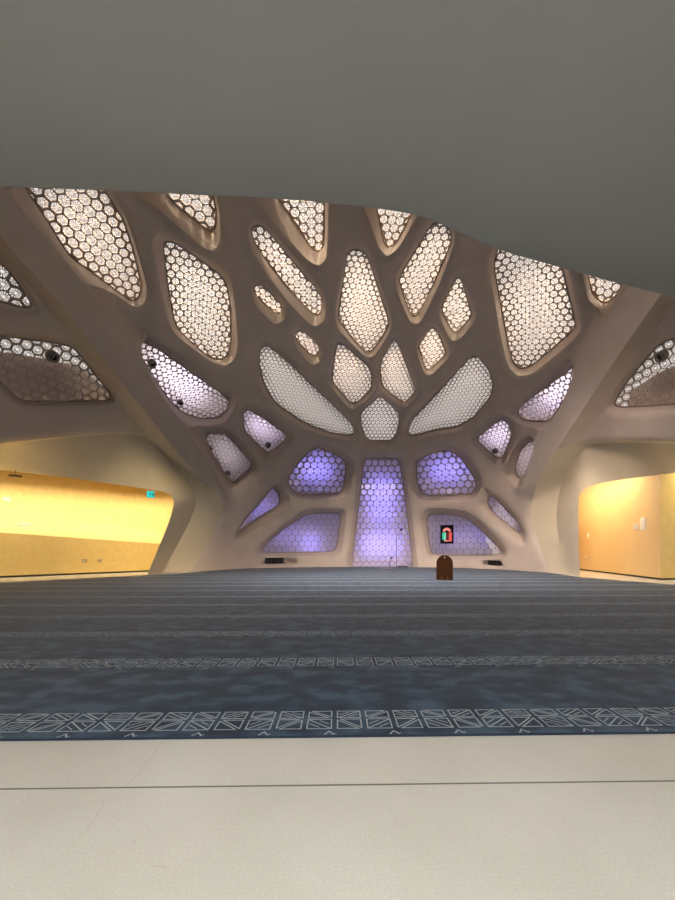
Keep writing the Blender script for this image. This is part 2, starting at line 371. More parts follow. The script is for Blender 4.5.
# ------------------------------------------------------------------ lattice screens
def lattice(name, ring, n, dep, cell, sty):
    n = Vector(n); c = Vector(ring.mean(0))
    e1 = Vector((0, 0, 1)).cross(n).normalized(); e2 = n.cross(e1).normalized()
    if e2.z < 0: e1, e2 = -e1, -e2
    e1n, e2n, nn, cn = np.array(e1), np.array(e2), np.array(n), np.array(c)
    poly = np.stack([(ring - cn) @ e1n, (ring - cn) @ e2n], 1)
    grow = poly * 1.0
    R = cell / math.sqrt(3)
    lo, hi = poly.min(0) - cell, poly.max(0) + cell
    segs = []
    rot = math.pi / 6 if sty[0] == 'P' else 0
    twelve = sty.endswith('12'); soft = sty.endswith('S')
    dirs = [np.array((math.cos(rot + k * math.pi / 3), math.sin(rot + k * math.pi / 3))) for k in range(6)]
    ext = max(hi - lo) * .75 + cell; mid = (lo + hi) / 2; m = int(ext / (1.5 * R)) + 2
    cs = []
    for i in range(-m, m + 1):
        for j in range(-m, m + 1):
            if sty[0] == 'P': p = np.array((cell * (j + (i % 2) * .5), 1.5 * R * i))
            else: p = np.array((1.5 * R * i, cell * (j + (i % 2) * .5)))
            p = p + mid
            if (lo < p).all() and (p < hi).all(): cs.append(p)
    cs = np.array(cs)
    dd = dist_segs(cs, poly, np.roll(poly, -1, 0)); ins = inside(poly, cs)
    cs, dd = cs[ins | (dd < cell)], np.where(ins, dd, 0)[ins | (dd < cell)]
    size = max(.35, dist_segs(poly.mean(0)[None], poly, np.roll(poly, -1, 0))[0])
    for p, d in zip(cs, dd):
        t = min(1, d / (size * .7)); wf = cell * (.25 - .17 * t); ws = cell * (.042 if twelve else .06)
        if soft: wf = cell * .10; ws = cell * .05
        corners = [p + R * q for q in dirs]
        for k in range(6):
            a, b = corners[k], corners[(k + 1) % 6]
            segs.append((a, b, wf))
            segs.append((p + (a - p) * (.26 if twelve else .2), a, ws))
            if twelve: segs.append((p + ((a + b) / 2 - p) * .32, (a + b) / 2, ws * .9))
    # clip against the outline
    q = np.roll(poly, -1, 0); ed = q - poly
    V, Fc = [], []
    th = .03
    S = []
    for a, b, w in segs:
        d = b - a
        den = d[0] * ed[:, 1] - d[1] * ed[:, 0]
        with np.errstate(divide='ignore', invalid='ignore'):
            ap = poly - a
            t = (ap[:, 0] * ed[:, 1] - ap[:, 1] * ed[:, 0]) / den
            u = (ap[:, 0] * d[1] - ap[:, 1] * d[0]) / den
        ts = sorted([0.] + [float(x) for x, y in zip(t, u) if 0 < x < 1 and 0 <= y <= 1] + [1.])
        mids = np.array([a + d * (x + y) / 2 for x, y in zip(ts, ts[1:])])
        ok = inside(poly, mids)
        for x, y, o in zip(ts, ts[1:], ok):
            if o and (y - x) > .02: S.append((a + d * x, a + d * y, w))
    A = np.array([s[0] for s in S]); Bq = np.array([s[1] for s in S]); W = np.array([s[2] for s in S])
    d = Bq - A; L = np.linalg.norm(d, axis=1, keepdims=True); d /= np.maximum(L, 1e-6)
    nrm = np.stack([-d[:, 1], d[:, 0]], 1) * (W[:, None] / 2)
    ends = [A + nrm, A - nrm, Bq - nrm, Bq + nrm]
    pts2 = np.stack(ends, 1).reshape(-1, 2)
    p3 = cn + pts2[:, :1] * e1n + pts2[:, 1:] * e2n
    for _ in range(4):   # drop on to the curved surface
        f0 = Fv(p3, dep) - 1; f1 = (Fv(p3 + nn * 1e-3, dep) - 1 - f0) / 1e-3
        p3 = p3 - nn * np.clip(f0 / f1, -.6, .6)[:, None]
    top = p3 - nn * 0.0; bot = p3 + nn * th
    V = np.vstack([top, bot]); N = len(p3); k4 = np.arange(len(S)) * 4
    fr = []
    fr.append(np.stack([k4, k4 + 1, k4 + 2, k4 + 3], 1))
    fr.append(np.stack([k4 + 3 + N, k4 + 2 + N, k4 + 1 + N, k4 + N], 1))
    for i, j in ((0, 3), (2, 1)):
        fr.append(np.stack([k4 + i, k4 + j, k4 + j + N, k4 + i + N], 1))
    Fc = np.vstack(fr)
    me = bpy.data.meshes.new(name)
    me.vertices.add(len(V)); me.vertices.foreach_set('co', V.ravel())
    me.loops.add(len(Fc) * 4); me.loops.foreach_set('vertex_index', Fc.ravel())
    me.polygons.add(len(Fc)); me.polygons.foreach_set('loop_start', np.arange(len(Fc)) * 4)
    me.update(calc_edges=True); me.validate()
    me.materials.append(screen_m)
    o = bpy.data.objects.new(name, me); COL.objects.link(o)
    return o

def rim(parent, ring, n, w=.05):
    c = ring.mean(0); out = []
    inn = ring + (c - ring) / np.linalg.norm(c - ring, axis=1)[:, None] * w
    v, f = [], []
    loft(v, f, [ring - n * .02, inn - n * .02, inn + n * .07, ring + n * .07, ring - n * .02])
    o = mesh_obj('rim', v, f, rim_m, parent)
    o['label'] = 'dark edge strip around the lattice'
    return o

back_m = noise_mat('backing_plate', [(.3, (.74, .62, .57)), (.7, (.80, .68, .62))], 1.5, .7)
BACK = {4: [(-35,352),(5,352),(40,358),(78,366),(100,383),(113,398),(112,406),(20,407),(0,393)], 24: [(628,407),(630,392),(650,378),(668,368),(695,360),(722,356),(722,408)]}
def backing(parent, poly, dep):
    P = chaikin(np.array(poly, float), 1); a = cast(P, dep + .38); b = cast(P, dep + .45)
    v, f = [], []; loft(v, f, [a, b]); n = len(P)
    f += [tuple(range(n)), tuple(range(2 * n - 1, n - 1, -1))]
    mesh_obj('backing_plate', v, f, back_m, parent)
for _pi, (lab, ring, n, dep, cell, sty) in enumerate(panel_geo):
    o = lattice('lattice_screen', ring, n, dep, cell, sty)
    tag(o, lab, 'lattice screen', 'lattice screens in the vault')
    rim(o, ring, n)
    if _pi in BACK: backing(o, BACK[_pi], dep)

# outer skin of the cavity behind the low screens
skin_m = mat('cavity_white', (.78, .77, .8), .7)
def outer_skin():
    us = np.linspace(124, 588, 110); vs = np.linspace(604, 324, 80)
    g = np.array([(u, v) for v in vs for u in us]); P = cast(g, 2.0)
    P[:, 2] = np.maximum(P[:, 2], -.3)
    f = []
    nu = len(us)
    for j in range(len(vs) - 1):
        for i in range(nu - 1):
            q = (j * nu + i, j * nu + i + 1, (j + 1) * nu + i + 1, (j + 1) * nu + i)
            m = P[list(q)]
            c = g[list(q)].mean(0)
            if c[1] > np.interp(c[0], [x for x, y in SKIN_EDGE], [y for x, y in SKIN_EDGE]) and (195 < c[0] < 556 or c[1] < 468): f.append(q)
    xs = np.linspace(125, 587, 150); ed = np.stack([xs, np.interp(xs, [x for x, y in SKIN_EDGE], [y for x, y in SKIN_EDGE]) + 1.5], 1)
    v2 = list(P); f2 = list(f); loft(v2, f2, [cast(ed, 2.05), cast(ed, .75)], closed=False)  # added strip closes the cavity top, keeps the sun off the skin
    for x in (195.5, 555.5):
        col = np.stack([np.full(30, x), np.linspace(467, 600, 30)], 1); loft(v2, f2, [cast(col, 2.05), cast(col, .75)], closed=False)
    struct(mesh_obj('wall_outer', v2, f2, skin_m, smooth=30))
SKIN_EDGE = [(125,328),(155,337),(200,369),(236,390),(243,403),(290,430),(310,441),(384,443),(455,440),(476,428),(500,410),(508,405),(530,390),(585,352)]
outer_skin()

# ------------------------------------------------------------------ floor, carpet
floor_m = noise_mat('polished_terrazzo', [(.3, (.61, .59, .525)), (.5, (.655, .635, .57)), (.72, (.69, .67, .61))], 1.2, .22, detail=6, fine=(90, .06))
groove = mat('floor_joint', (.16, .15, .13), .8)
def fl():
    jy = lambda x: 1.937 + .0175 * x
    v, f, mi = [], [], []
    xs = [-26, 26]; w = .006
    rows = [(-8, -8), (jy(-26) - w, jy(26) - w), (jy(-26) + w, jy(26) + w), (32, 32)]
    for a, b in rows: v += [(-26, a, 0), (26, b, 0)]
    for k in range(3): f.append((2 * k, 2 * k + 1, 2 * k + 3, 2 * k + 2)); mi.append(1 if k == 1 else 0)
    # hairline cracks in the slab
    rnd = random.Random(3)
    for pts in ([(325,750),(316,764),(308,775),(290,785)], [(308,742),(316,752)], [(275,786),(262,800),(250,815),(243,825)]):
        pass
    def crack(pix):
        P = []
        for (x0, y0), (x1, y1) in zip(pix, pix[1:]):
            for k in range(5):
                t = k / 5; P.append(at_z(x0 + (x1 - x0) * t + rnd.uniform(-1.3, 1.3), y0 + (y1 - y0) * t, 0))
        for a, b in zip(P, P[1:]):
            s = len(v); d = b - a; nn = np.array((-d[1], d[0], 0)); nn = nn / np.linalg.norm(nn) * .0012
            for q in (a + nn, a - nn, b - nn, b + nn): v.append((q[0], q[1], .0008))
            f.append((s, s + 1, s + 2, s + 3)); mi.append(2)
    crack([(162,742),(150,760),(138,775),(125,786)]); crack([(105,802),(92,822),(80,838)]); crack([(135,842),(137,838)]); crack([(150,866),(170,868)])
    o = mesh_obj('floor', v, f, [floor_m, groove, mat('floor_crack', (.42, .39, .33), .7)], midx=mi)
    struct(o)
fl()

carpet_m = noise_mat('blue_carpet', [(.38, (.005, .017, .040)), (.5, (.013, .036, .070)), (.62, (.038, .078, .124))], 3.2, .95, detail=7, stretch=(1, 1.6, 1), fine=(60, .18))
carpet_m.node_tree.nodes['Principled BSDF'].inputs['Sheen Weight'].default_value = .16
carpet_m.node_tree.nodes['Principled BSDF'].inputs['Sheen Roughness'].default_value = .4
line_m = mat('carpet_line', (.38, .43, .47), .95)
side_m = mat('carpet_edge', (.012, .02, .04), .95)
edge = lambda x: 2.42 + .02 * x
def carpet():
    pix = [(575,576.5),(550,574),(505,570.5),(460,569),(400,568),(330,568.5),(280,569.5),(235,571.5),(190,573.5),(150,576)]
    far = []
    for px, py in pix:
        p = at_z(px, 570, 0)[:2]; d = p / p[1]
        lo = 12.; hi = 30.
        for _ in range(40):
            m = (lo + hi) / 2
            if Fv(np.array([[d[0] * m, m, 0.]]))[0] < 1: lo = m
            else: hi = m
        far.append(d * (lo - .02))
    far[0] = at_z(579, 577.5, 0)[:2]; far[-1] = at_z(147, 575.3, 0)[:2]; far[-2] = at_z(182, 573.6, 0)[:2]
    poly = [(-13.0, edge(-13)), (13.2, edge(13.2)), (13.2, 10.6), tuple(at_z(675, 585, 0)[:2])] + [tuple(p) for p in far] + [tuple(at_z(0, 583, 0)[:2]), (-13.0, 11.8)]
    poly = np.array(poly)
    H = .018
    n = len(poly); v = [(x, y, H) for x, y in poly] + [(x, y, -.01) for x, y in poly]
    f = [tuple(range(n))]; mi = [0]
    for i in range(n): f.append((i, i + n, (i + 1) % n + n, (i + 1) % n)); mi.append(2)
    def line(a, b, w=.010):
        a, b = np.array(a, float), np.array(b, float); d = b - a; d /= np.linalg.norm(d); q = np.array((-d[1], d[0])) * w / 2
        a = a - d * w / 2; b = b + d * w / 2
        s = len(v)
        for p in (a + q, a - q, b - q, b + q): v.append((p[0], p[1] + .02 * p[0], H + .0016))
        f.append((s, s + 1, s + 2, s + 3)); mi.append(1)
    rnd = random.Random(5)
    per, bw = .226, .180
    for k in range(17):
        y = 2.655 + 1.345 * k
        w = .010 if k < 4 else .012
        for i in range(-60, 61):
            x = i * per
            test = np.array([[x, y + .02 * x], [x + bw, y + .02 * x + .15]])
            if not inside(poly, test).all(): continue
            for r, (ya, yb) in enumerate(((-.148, -.012), (.012, .118))):
                a, b, c, d = (x, y + ya), (x + bw, y + ya), (x + bw, y + yb), (x, y + yb)
                kind = (i + r) % 4
                if kind in (0, 2):
                    g = .012
                    flip = (kind == 0)
                    if flip:
                        for t in (((x, y + ya), (x + bw - 2 * g, y + ya), (x, y + yb - g)), ((x + 2 * g, y + yb), (x + bw, y + yb), (x + bw, y + ya + g))):
                            for p, q in zip(t, t[1:] + t[:1]): line(p, q, w)
                    else:
                        for t in (((x + 2 * g, y + ya), (x + bw, y + ya), (x + bw, y + yb - g)), ((x, y + yb), (x + bw - 2 * g, y + yb), (x, y + ya + g))):
                            for p, q in zip(t, t[1:] + t[:1]): line(p, q, w)
                else:
                    for p, q in ((a, b), (b, c), (c, d), (d, a)): line(p, q, w)
                    s = 1 if kind == 1 else -1
                    x0, x1 = (x, x + bw) if s > 0 else (x + bw, x)
                    mx = x + bw / 2; my = y + (ya + yb) / 2
                    line((x0, y + ya), (x1, y + yb), w)
                    line((x0 + s * .02, my), (mx, y + yb - .02), w * .8)
                    line((mx, y + ya + .02), (x1 - s * .02, my), w * .8)
    for i in range(-27, 28):
        x = i * .47 - .06; y = 2.42
        for dx in (-1, 1):
            line((x, y + .050), (x + dx * .03, y + .012), .012)
        line((x + .03, y + .012), (x + .045, y + .02), .008)
        # small crescents between the stripe and the next field
        for kk in (1, 2, 3):
            yy = 2.655 + 1.345 * kk - .215
            if inside(poly, np.array([[x, yy + .02 * x]])).all():
                line((x - .03, yy), (x, yy + .02), .010); line((x, yy + .02), (x + .03, yy), .010)
    o = mesh_obj('carpet', v, f, [carpet_m, line_m, side_m], midx=mi)
    tag(o, 'blue carpet with pale geometric stripes covering the whole hall', 'carpet')
carpet()

# ------------------------------------------------------------------ balcony above the viewer
balc_m = noise_mat('grey_soffit', [(.35, (.30, .305, .292)), (.65, (.318, .323, .31))], .6, .6)
def balcony():
    pix = [(-260,186),(-120,186),(0,187),(100,190),(200,195),(300,200),(350,205),(400,211),(430,219),(450,228),(475,240),(500,250),(550,264),(600,278),(640,288),(675,297),(760,318),(850,338)]
    e = np.array([at_z(x, y + 2.5, 3.9) for x, y in pix]); e = chaikin(e, 2, False)
    n = len(e); tang = np.gradient(e, axis=0); out = np.stack([-tang[:, 1], tang[:, 0], 0 * tang[:, 0]], 1)
    out /= np.linalg.norm(out, axis=1)[:, None]
    rings = []
    back = e.copy(); back[:, 1] = -7; back[:, 0] = np.linspace(-9, 12, n)
    rings.append(back)
    rings.append(e - out * .5); rings.append(e - out * .03)
    for k in range(1, 6):
        a = k / 5 * math.pi / 2; r = .03
        rings.append(e - out * (r - r * math.sin(a)) + np.array((0, 0, r - r * math.cos(a))))
    up = rings[-1].copy(); up[:, 2] = 5.1; rings.append(up)
    top = back.copy(); top[:, 2] = 5.1; rings.append(top)
    v, f = [], []
    loft(v, f, rings, closed=False)
    struct(mesh_obj('ceiling', v, f, balc_m, smooth=40))
balcony()

# ------------------------------------------------------------------ closing walls and roof of the hall outside the frame
plain = mat('plain_wall', (.55, .5, .45), .7)
def quad(name, pts, m): return struct(mesh_obj(name, pts, [tuple(range(len(pts)))], m))
quad('ceiling_roof', [(-18, -8, 12.4), (18, -8, 12.4), (18, 8.3, 12.4), (-18, 8.3, 12.4)], plain)
quad('wall_back', [(-18, -7.5, 0), (18, -7.5, 0), (18, -7.5, 12.4), (-18, -7.5, 12.4)], plain)
quad('wall_side_left', [(-13.2, -7.5, 0), (-13.2, 10.8, 0), (-13.2, 10.8, 12.4), (-13.2, -7.5, 12.4)], plain)
quad('wall_side_right', [(13.6, -7.5, 0), (13.6, 11.6, 0), (13.6, 11.6, 12.4), (13.6, -7.5, 12.4)], plain)

# ------------------------------------------------------------------ yellow passages
gold = noise_mat('gold_stone', [(.3, (.74, .52, .18)), (.55, (.77, .56, .20)), (.75, (.80, .60, .24))], 5, .55, detail=8, fine=(30, .05))
goldR = noise_mat('pale_gold_wall', [(.3, (.74, .54, .27)), (.7, (.78, .58, .31))], 1.5, .5)
roofm = mat('passage_ceiling', (.75, .66, .48), .7)
basem = mat('base_gap_shade', (.05, .035, .02), .8)  # near-black colour carries the shade of the recessed gap at the wall foot
WA = np.array((-19.4, 11.5)); WB = np.array((-8.9, 21.0))
wdir = (WB - WA) / np.linalg.norm(WB - WA); wn = np.array((-wdir[1], wdir[0]))     # away from the hall
LW = np.linalg.norm(WB - WA)
def wl(s, off, z): p = WA + wdir * s + wn * off; return (p[0], p[1], z)
def kink(s): return 2.45 - .07 * s
def left_wall():
    S = np.linspace(0, LW, 30); rings = []
    for zf, of in ((.09, 0), (None, 0), (None, .02), (None, .36), (None, .60), (3.9, .84), (5.0, .90)):
        if zf is None: rings.append([wl(s, of, kink(s) + {0: 0, .02: .04, .36: .45, .60: .9}[of]) for s in S])
        else: rings.append([wl(s, of, zf) for s in S])
    v, f = [], []; loft(v, f, [np.array(r) for r in rings], closed=False)
    struct(mesh_obj('wall_left', v, f, gold, smooth=25))
    struct(mesh_obj('baseboard_left', [wl(0, .05, 0), wl(LW, .05, 0), wl(LW, .05, .12), wl(0, .05, .12)], [(0, 1, 2, 3)], basem))
left_wall()
n = len(BL3); ktop = [i for i in range(n) if BL3[i][2] > 3.9]
v = []; f = []
ra = np.array([BL3[i] for i in ktop]); ra2 = ra.copy(); ra2[:, 2] = 5.02
rb = np.array([wl(min(LW, max(0, (np.array(p[:2]) - WA) @ wdir + .3)), .95, 5.0) for p in ra])
loft(v, f, [ra, ra2, rb], closed=False); struct(mesh_obj('ceiling_left', v, f, roofm))
# end wall of the left passage behind the jamb
quad('wall_left_end', [wl(LW, .95, 0), wl(LW, -.2, 0), wl(LW, -.2, 5), wl(LW, .95, 5)], gold)

RA = np.array((15.3, 23.0)); RB = np.array((13.6, 14.3)); RC = np.array((19, 14.9))
def right_wall():
    v = [(*RA, .08), (*RB, .08), (*RB, 5.0), (*RA, 5.0)]
    struct(mesh_obj('wall_right', v, [(0, 1, 2, 3)], goldR))
    v = [(*RB, .08), (*RC, .08), (*RC, 5.0), (*RB, 5.0)]
    struct(mesh_obj('wall_right_return', v, [(0, 1, 2, 3)], gold))
    q = .05
    v = [(RA[0] + q, RA[1], 0), (RB[0] + q, RB[1] + q, 0), (RC[0], RC[1] + q, 0), (RA[0] + q, RA[1], .1), (RB[0] + q, RB[1] + q, .1), (RC[0], RC[1] + q, .1)]
    struct(mesh_obj('baseboard_right', v, [(0, 1, 4, 3), (1, 2, 5, 4)], basem))
right_wall()
kt = [i for i in range(len(BR3)) if BR3[i][2] > 3.7]
ra = np.array([BR3[i] for i in kt]); ra2 = ra.copy(); ra2[:, 2] = 5.02
rb = []
for p in ra:
    t = np.clip((p[1] - RB[1]) / (RA[1] - RB[1]), 0, 1); q = RB + (RA - RB) * min(1, t + .25) if p[0] < 13.5 else RC
    rb.append((q[0] + .1, q[1] + .1, 5.0))
v, f = [], []; loft(v, f, [ra, ra2, np.array(rb)], closed=False); struct(mesh_obj('ceiling_right', v, f, roofm))
quad('wall_right_end', [(12.2, 19.6, 0), (15.6, 23.0, 0), (15.6, 23.0, 5), (12.2, 19.6, 5)], goldR)

# ------------------------------------------------------------------ round fixtures on the screens
def fixture(px, py, rpx, dep, label):
    p = cast([(px, py)], dep)[0]; nrm = -normal(p[None], dep)[0]
    r = rpx * p[1] / F
    q = Vector(nrm).to_track_quat('Z', 'Y')
    e = empty('round_fixture', label, 'light fixture', Vector(p) - Vector(nrm) * .02, q.to_euler(), 'round fixtures on the screens')
    bm = lathe([(r * .98, -.02), (r, .05), (r * .92, .12), (r * .6, .13), (r * .55, .10), (r * .5, -.02)])
    bm_obj('ring', bm, ring_m, e, smooth=40)
    bm = lathe([(r * .56, .09), (r * .45, .02), (r * .001, .02)])
    o = bm_obj('lens', bm, dark, e, smooth=40); o['label'] = 'black hollow centre'
for a in [(52,356,6,.3,'round dark fixture on the dim brown screen at left'),
          (152,363,4.2,.6,'round dark fixture at the upper end of the long slanting left screen'),
          (180,402,3,.6,'round dark fixture at the lower edge of the long slanting left screen'),
          (268,445,3,.6,'round dark fixture on the small four sided screen left of centre'),
          (228,473,2.4,.6,'lower of two round dark fixtures on the small tilted screen at left'),
          (210,448,2.2,.6,'upper of two round dark fixtures on the small tilted screen at left'),
          (662,356,5.6,.3,'round dark fixture on the screen at the right edge'),
          (495,451,3,.6,'round dark fixture on the five sided violet screen right of centre'),
          (523,460,2.2,.6,'round dark fixture on the small upright screen by the right beam')][:8]: fixture(*a)

# ------------------------------------------------------------------ lectern
wood = noise_mat('dark_wood', [(.3, (.026, .009, .002)), (.7, (.042, .015, .003))], 6, .75, stretch=(6, 6, .6), **{'Specular IOR Level': .12})
pale = mat('pale_mark', (.75, .68, .55), .5)
def arch_prism(bm, w, h, y0, y1, seg=16):
    pts = [(-w / 2, 0)] + [(w / 2, 0)] + [(w / 2 * math.cos(a), h - w / 2 + w / 2 * math.sin(a)) for a in np.linspace(0, math.pi, seg)]
    A = [bm.verts.new((x, y0, z)) for x, z in pts]; Bv = [bm.verts.new((x, y1, z)) for x, z in pts]
    bm.faces.new(A); bm.faces.new(Bv[::-1])
    for i in range(len(pts)):
        j = (i + 1) % len(pts); bm.faces.new((A[i], Bv[i], Bv[j], A[j]))
lp = at_z(444.6, 580, .018)
lec = empty('lectern', 'dark brown wooden lectern with arched front on the carpet', 'lectern', Vector((lp[0], lp[1], .02)), (0, 0, math.radians(-15)))
bm = bmesh.new(); arch_prism(bm, .66, 1.03, 0, .045); bm_obj('front_panel', bm, wood, lec)
for s in (-1, 1):
    bm = bmesh.new(); box(bm, (s * .29 - .018, .045, 0), (s * .29 + .018, .40, .80), .004); bm_obj('side_panel', bm, wood, lec)
bm = bmesh.new(); box(bm, (-.27, .045, .62), (.27, .42, .65), .004)
bmesh.ops.rotate(bm, cent=(0, .2, .63), matrix=Matrix.Rotation(math.radians(-14), 3, 'X'), verts=bm.verts); bm_obj('desk', bm, wood, lec)
bm = bmesh.new(); box(bm, (-.27, .045, .25), (.27, .38, .275), .004); bm_obj('shelf', bm, wood, lec)
bm = bmesh.new(); tube(bm, (0, .005, .935), (0, -.008, .935), .022); o = bm_obj('emblem', bm, pale, lec); o['label'] = 'small pale disc near the arched top'
for s in (-1, 1):
    bm = bmesh.new(); box(bm, (s * .12 - .011, -.006, .07), (s * .12 + .011, .004, .11), .002); o = bm_obj('bracket', bm, mat('dull_brass', (.35, .24, .12), .5), lec); o['label'] = 'small dull metal bracket'

# ------------------------------------------------------------------ lit display hung before the low violet screen
blk = mat('display_black', (.004, .004, .005), .5, **{'Specular IOR Level': .15})
def display():
    c = cast([(446.8, 534.3)], .35)[0]
    nrm = -normal(c[None], .35)[0]; Y = c[1]
    s = Y / F
    W, H = 12.8 * s, 18.6 * s
    e = empty('digital_display', 'black framed digital display with red arch and green panel', 'display', c, (0, 0, math.atan2(nrm[1], nrm[0]) + math.pi / 2))
    bm = bmesh.new(); box(bm, (-W / 2, 0, -H / 2), (W / 2, .07, H / 2), .012); bm_obj('case', bm, blk, e)
    bm = bmesh.new(); tube(bm, (0, .07, 0), (0, .24, 0), .05); bm_obj('bracket', bm, blk, e)
    red = mat('display_red', (.02, .0, .0), .4, (.95, .12, .11), .85); pink = mat('display_pink', (.02, .0, .0), .4, (1, .30, .25), .9)
    green = mat('display_green', (0, .02, .01), .4, (.05, .62, .34), .8); aqua = mat('display_aqua', (0, .02, .01), .4, (.25, .85, .62), .85)
    dred = mat('display_dark_red', (.02, .0, .0), .4, (.16, .01, .01), .7)
    def poly(name, pts, m, lab):
        bm = bmesh.new(); A = [bm.verts.new((x * s, -.004, z * s)) for x, z in pts]; bm.faces.new(A)
        r = bmesh.ops.extrude_face_region(bm, geom=bm.faces[:]); bmesh.ops.translate(bm, vec=(0, .006, 0), verts=[q for q in r['geom'] if isinstance(q, bmesh.types.BMVert)])
        o = bm_obj(name, bm, m, e); o['label'] = lab
    arc = [(4.2 * math.cos(a), 2.4 + 4.2 * math.sin(a)) for a in np.linspace(0.15, math.pi - .15, 12)]
    arci = [(2.1 * math.cos(a), 2.4 + 1.5 * math.sin(a)) for a in np.linspace(math.pi - .15, .15, 12)]
    poly('lit_arch', arc + arci, pink, 'glowing red arch')
    poly('lit_column', [(2.0, -7.2), (4.8, -7.2), (4.8, 1.8), (2.0, 1.8)], red, 'glowing red column')
    poly('lit_column', [(-.6, -5.6), (1.8, -5.6), (1.8, 2), (-.6, 2)], dred, 'dim red column')
    poly('lit_panel', [(-4.6, -5.6), (-2.9, -5.6), (-2.9, 1.8), (-4.6, 1.8)], green, 'glowing green panel')
    poly('lit_panel', [(-2.8, -5.6), (-.9, -5.6), (-.9, 2.0), (-2.8, 2.0)], aqua, 'glowing pale green panel')
    poly('lit_bar', [(-2.6, -7.2), (1.8, -7.2), (1.8, -5.9), (-2.6, -5.9)], pink, 'glowing pink bar')
display()

# ------------------------------------------------------------------ black vents in the low recesses
def vent(x0, x1, yt, yb, label, foot):
    a = cast([(x0, yb)], .0)[0]; b = cast([(x1, yb)], .0)[0]
    s = a[1] / F; h = (yb - yt) * s; d = b - a; L = math.hypot(d[0], d[1])
    e = empty('vent_unit', label, 'vent', a, (0, 0, math.atan2(d[1], d[0])))
    bm = bmesh.new(); box(bm, (0, .10, 0), (L, .22, h), .01); bm_obj('body', bm, blk, e)
    k = 5
    slat = mat('vent_slat', (.03, .028, .028), .4)
    for i in range(k):
        bm = bmesh.new(); x = L * (i + .5) / k
        box(bm, (x - L / k * .28, .05, h * .15), (x + L / k * .28, .10, h * .85), .006); bm_obj('grille_panel', bm, slat, e)
    bm = bmesh.new(); q = L * .16; box(bm, (L - .02 if foot > 0 else -q, .0, 0), (L + q if foot > 0 else .02, .16, h * .14), .004); bm_obj('foot_plate', bm, blk, e)
vent(266, 284, 558, 563.6, 'black grille unit in the low wall recess left of the mihrab', 1)
vent(487, 500, 560.4, 565.2, 'black grille unit in the low wall recess right of the mihrab', -1)

# ------------------------------------------------------------------ microphone stands and mats before the mihrab
metal = mat('stand_black', (.03, .03, .035), .4)
def stand(px, py, h, boom, label):
    p = at_z(px, py, .018)
    e = empty('microphone_stand', label, 'microphone stand', Vector((p[0], p[1], .02)))
    bm = bmesh.new()
    tube(bm, (0, 0, 0), (0, 0, .025), .14, .12, 20); bm_obj('base', bm, metal, e)
    bm = bmesh.new(); tube(bm, (0, 0, .02), (0, 0, h), .018); bm_obj('pole', bm, metal, e)
    tip = (boom[0], 0, h + boom[1])
    bm = bmesh.new(); tube(bm, (0, 0, h), tip, .012); bm_obj('boom_arm', bm, metal, e)
    d = Vector(boom[:1] + (0,) + boom[1:]).normalized() * .2
    bm = bmesh.new(); tube(bm, tip, Vector(tip) + d, .04, .06); bm_obj('microphone', bm, metal, e)
stand(396.4, 567.6, 2.2, (.25, .30), 'tall thin black microphone stand before the violet mihrab screen')
stand(389.8, 567.4, .52, (.05, .06), 'short black microphone stand left of the tall one before the mihrab')
def mat_rug(x0, x1, y, h, d, m, label, nm):
    a = at_z(x0, y, 0); b = at_z(x1, y, 0)
    bm = bmesh.new(); box(bm, (-(b[0] - a[0]) / 2, 0, 0), ((b[0] - a[0]) / 2, d, h), .008)
    o = bm_obj(nm, bm, m); o.location = ((a[0] + b[0]) / 2, a[1], .02); tag(o, label, 'mat')
mat_rug(398, 408, 567.4, .06, .3, mat('black_mat', (.012, .012, .014), .8), 'thin black mat right of the microphone stands before the mihrab', 'floor_mat')
mat_rug(380, 394, 568.7, .02, .25, mat('pale_mat', (.45, .40, .37), .8), 'pale narrow mat on the carpet in front of the microphone stands', 'floor_mat')

# ------------------------------------------------------------------ exit sign, plates, switches
def exit_sign():
    c = at(150.6, 494.3, 17.75); s = 17.75 / F; W = 7.6 * s; H = 7.4 * s
    e = empty('exit_sign', 'glowing turquoise exit sign hanging at the end of the yellow passage', 'exit sign', c, (0, 0, math.radians(14)))
    bm = bmesh.new(); box(bm, (-W / 2, 0, -H / 2), (W / 2, .06, H / 2), .02); bm_obj('case', bm, mat('exit_case', (.5, .6, .58), .4), e)
    bm = bmesh.new(); box(bm, (-W * .44, -.006, -H * .42), (W * .44, .002, H * .42)); bm_obj('lit_face', bm, mat('exit_lit', (0, .1, .1), .4, (.03, .72, .66), .95), e)
    dk = mat('exit_mark', (0, .12, .11), .5)
    bm = bmesh.new()
    for a, b, r in (((0, 0), (-.03, .05), .018), ((-.03, .05), (-.06, .03), .010), ((-.03, .05), (.02, .035), .010), ((0, 0), (.045, -.035), .013), ((0, 0), (-.03, -.05), .013), ((-.03, -.05), (-.07, -.05), .012)):
        tube(bm, (a[0], -.009, a[1]), (b[0], -.009, b[1]), r, seg=8)
    bmesh.ops.create_uvsphere(bm, u_segments=10, v_segments=6, radius=.02, matrix=Matrix.Translation((-.035, -.009, .085)))
    bm_obj('pictogram', bm, dk, e)
    bm = bmesh.new(); box(bm, (.09, -.012, -.08), (.15, -.006, .07)); bm_obj('door_symbol', bm, dk, e)
    bm = bmesh.new(); tube(bm, (0, .03, H / 2 - .01), (0, .03, 5.0 - c[2]), .012); bm_obj('hanger', bm, mat('hanger', (.35, .33, .3), .4), e)
exit_sign()

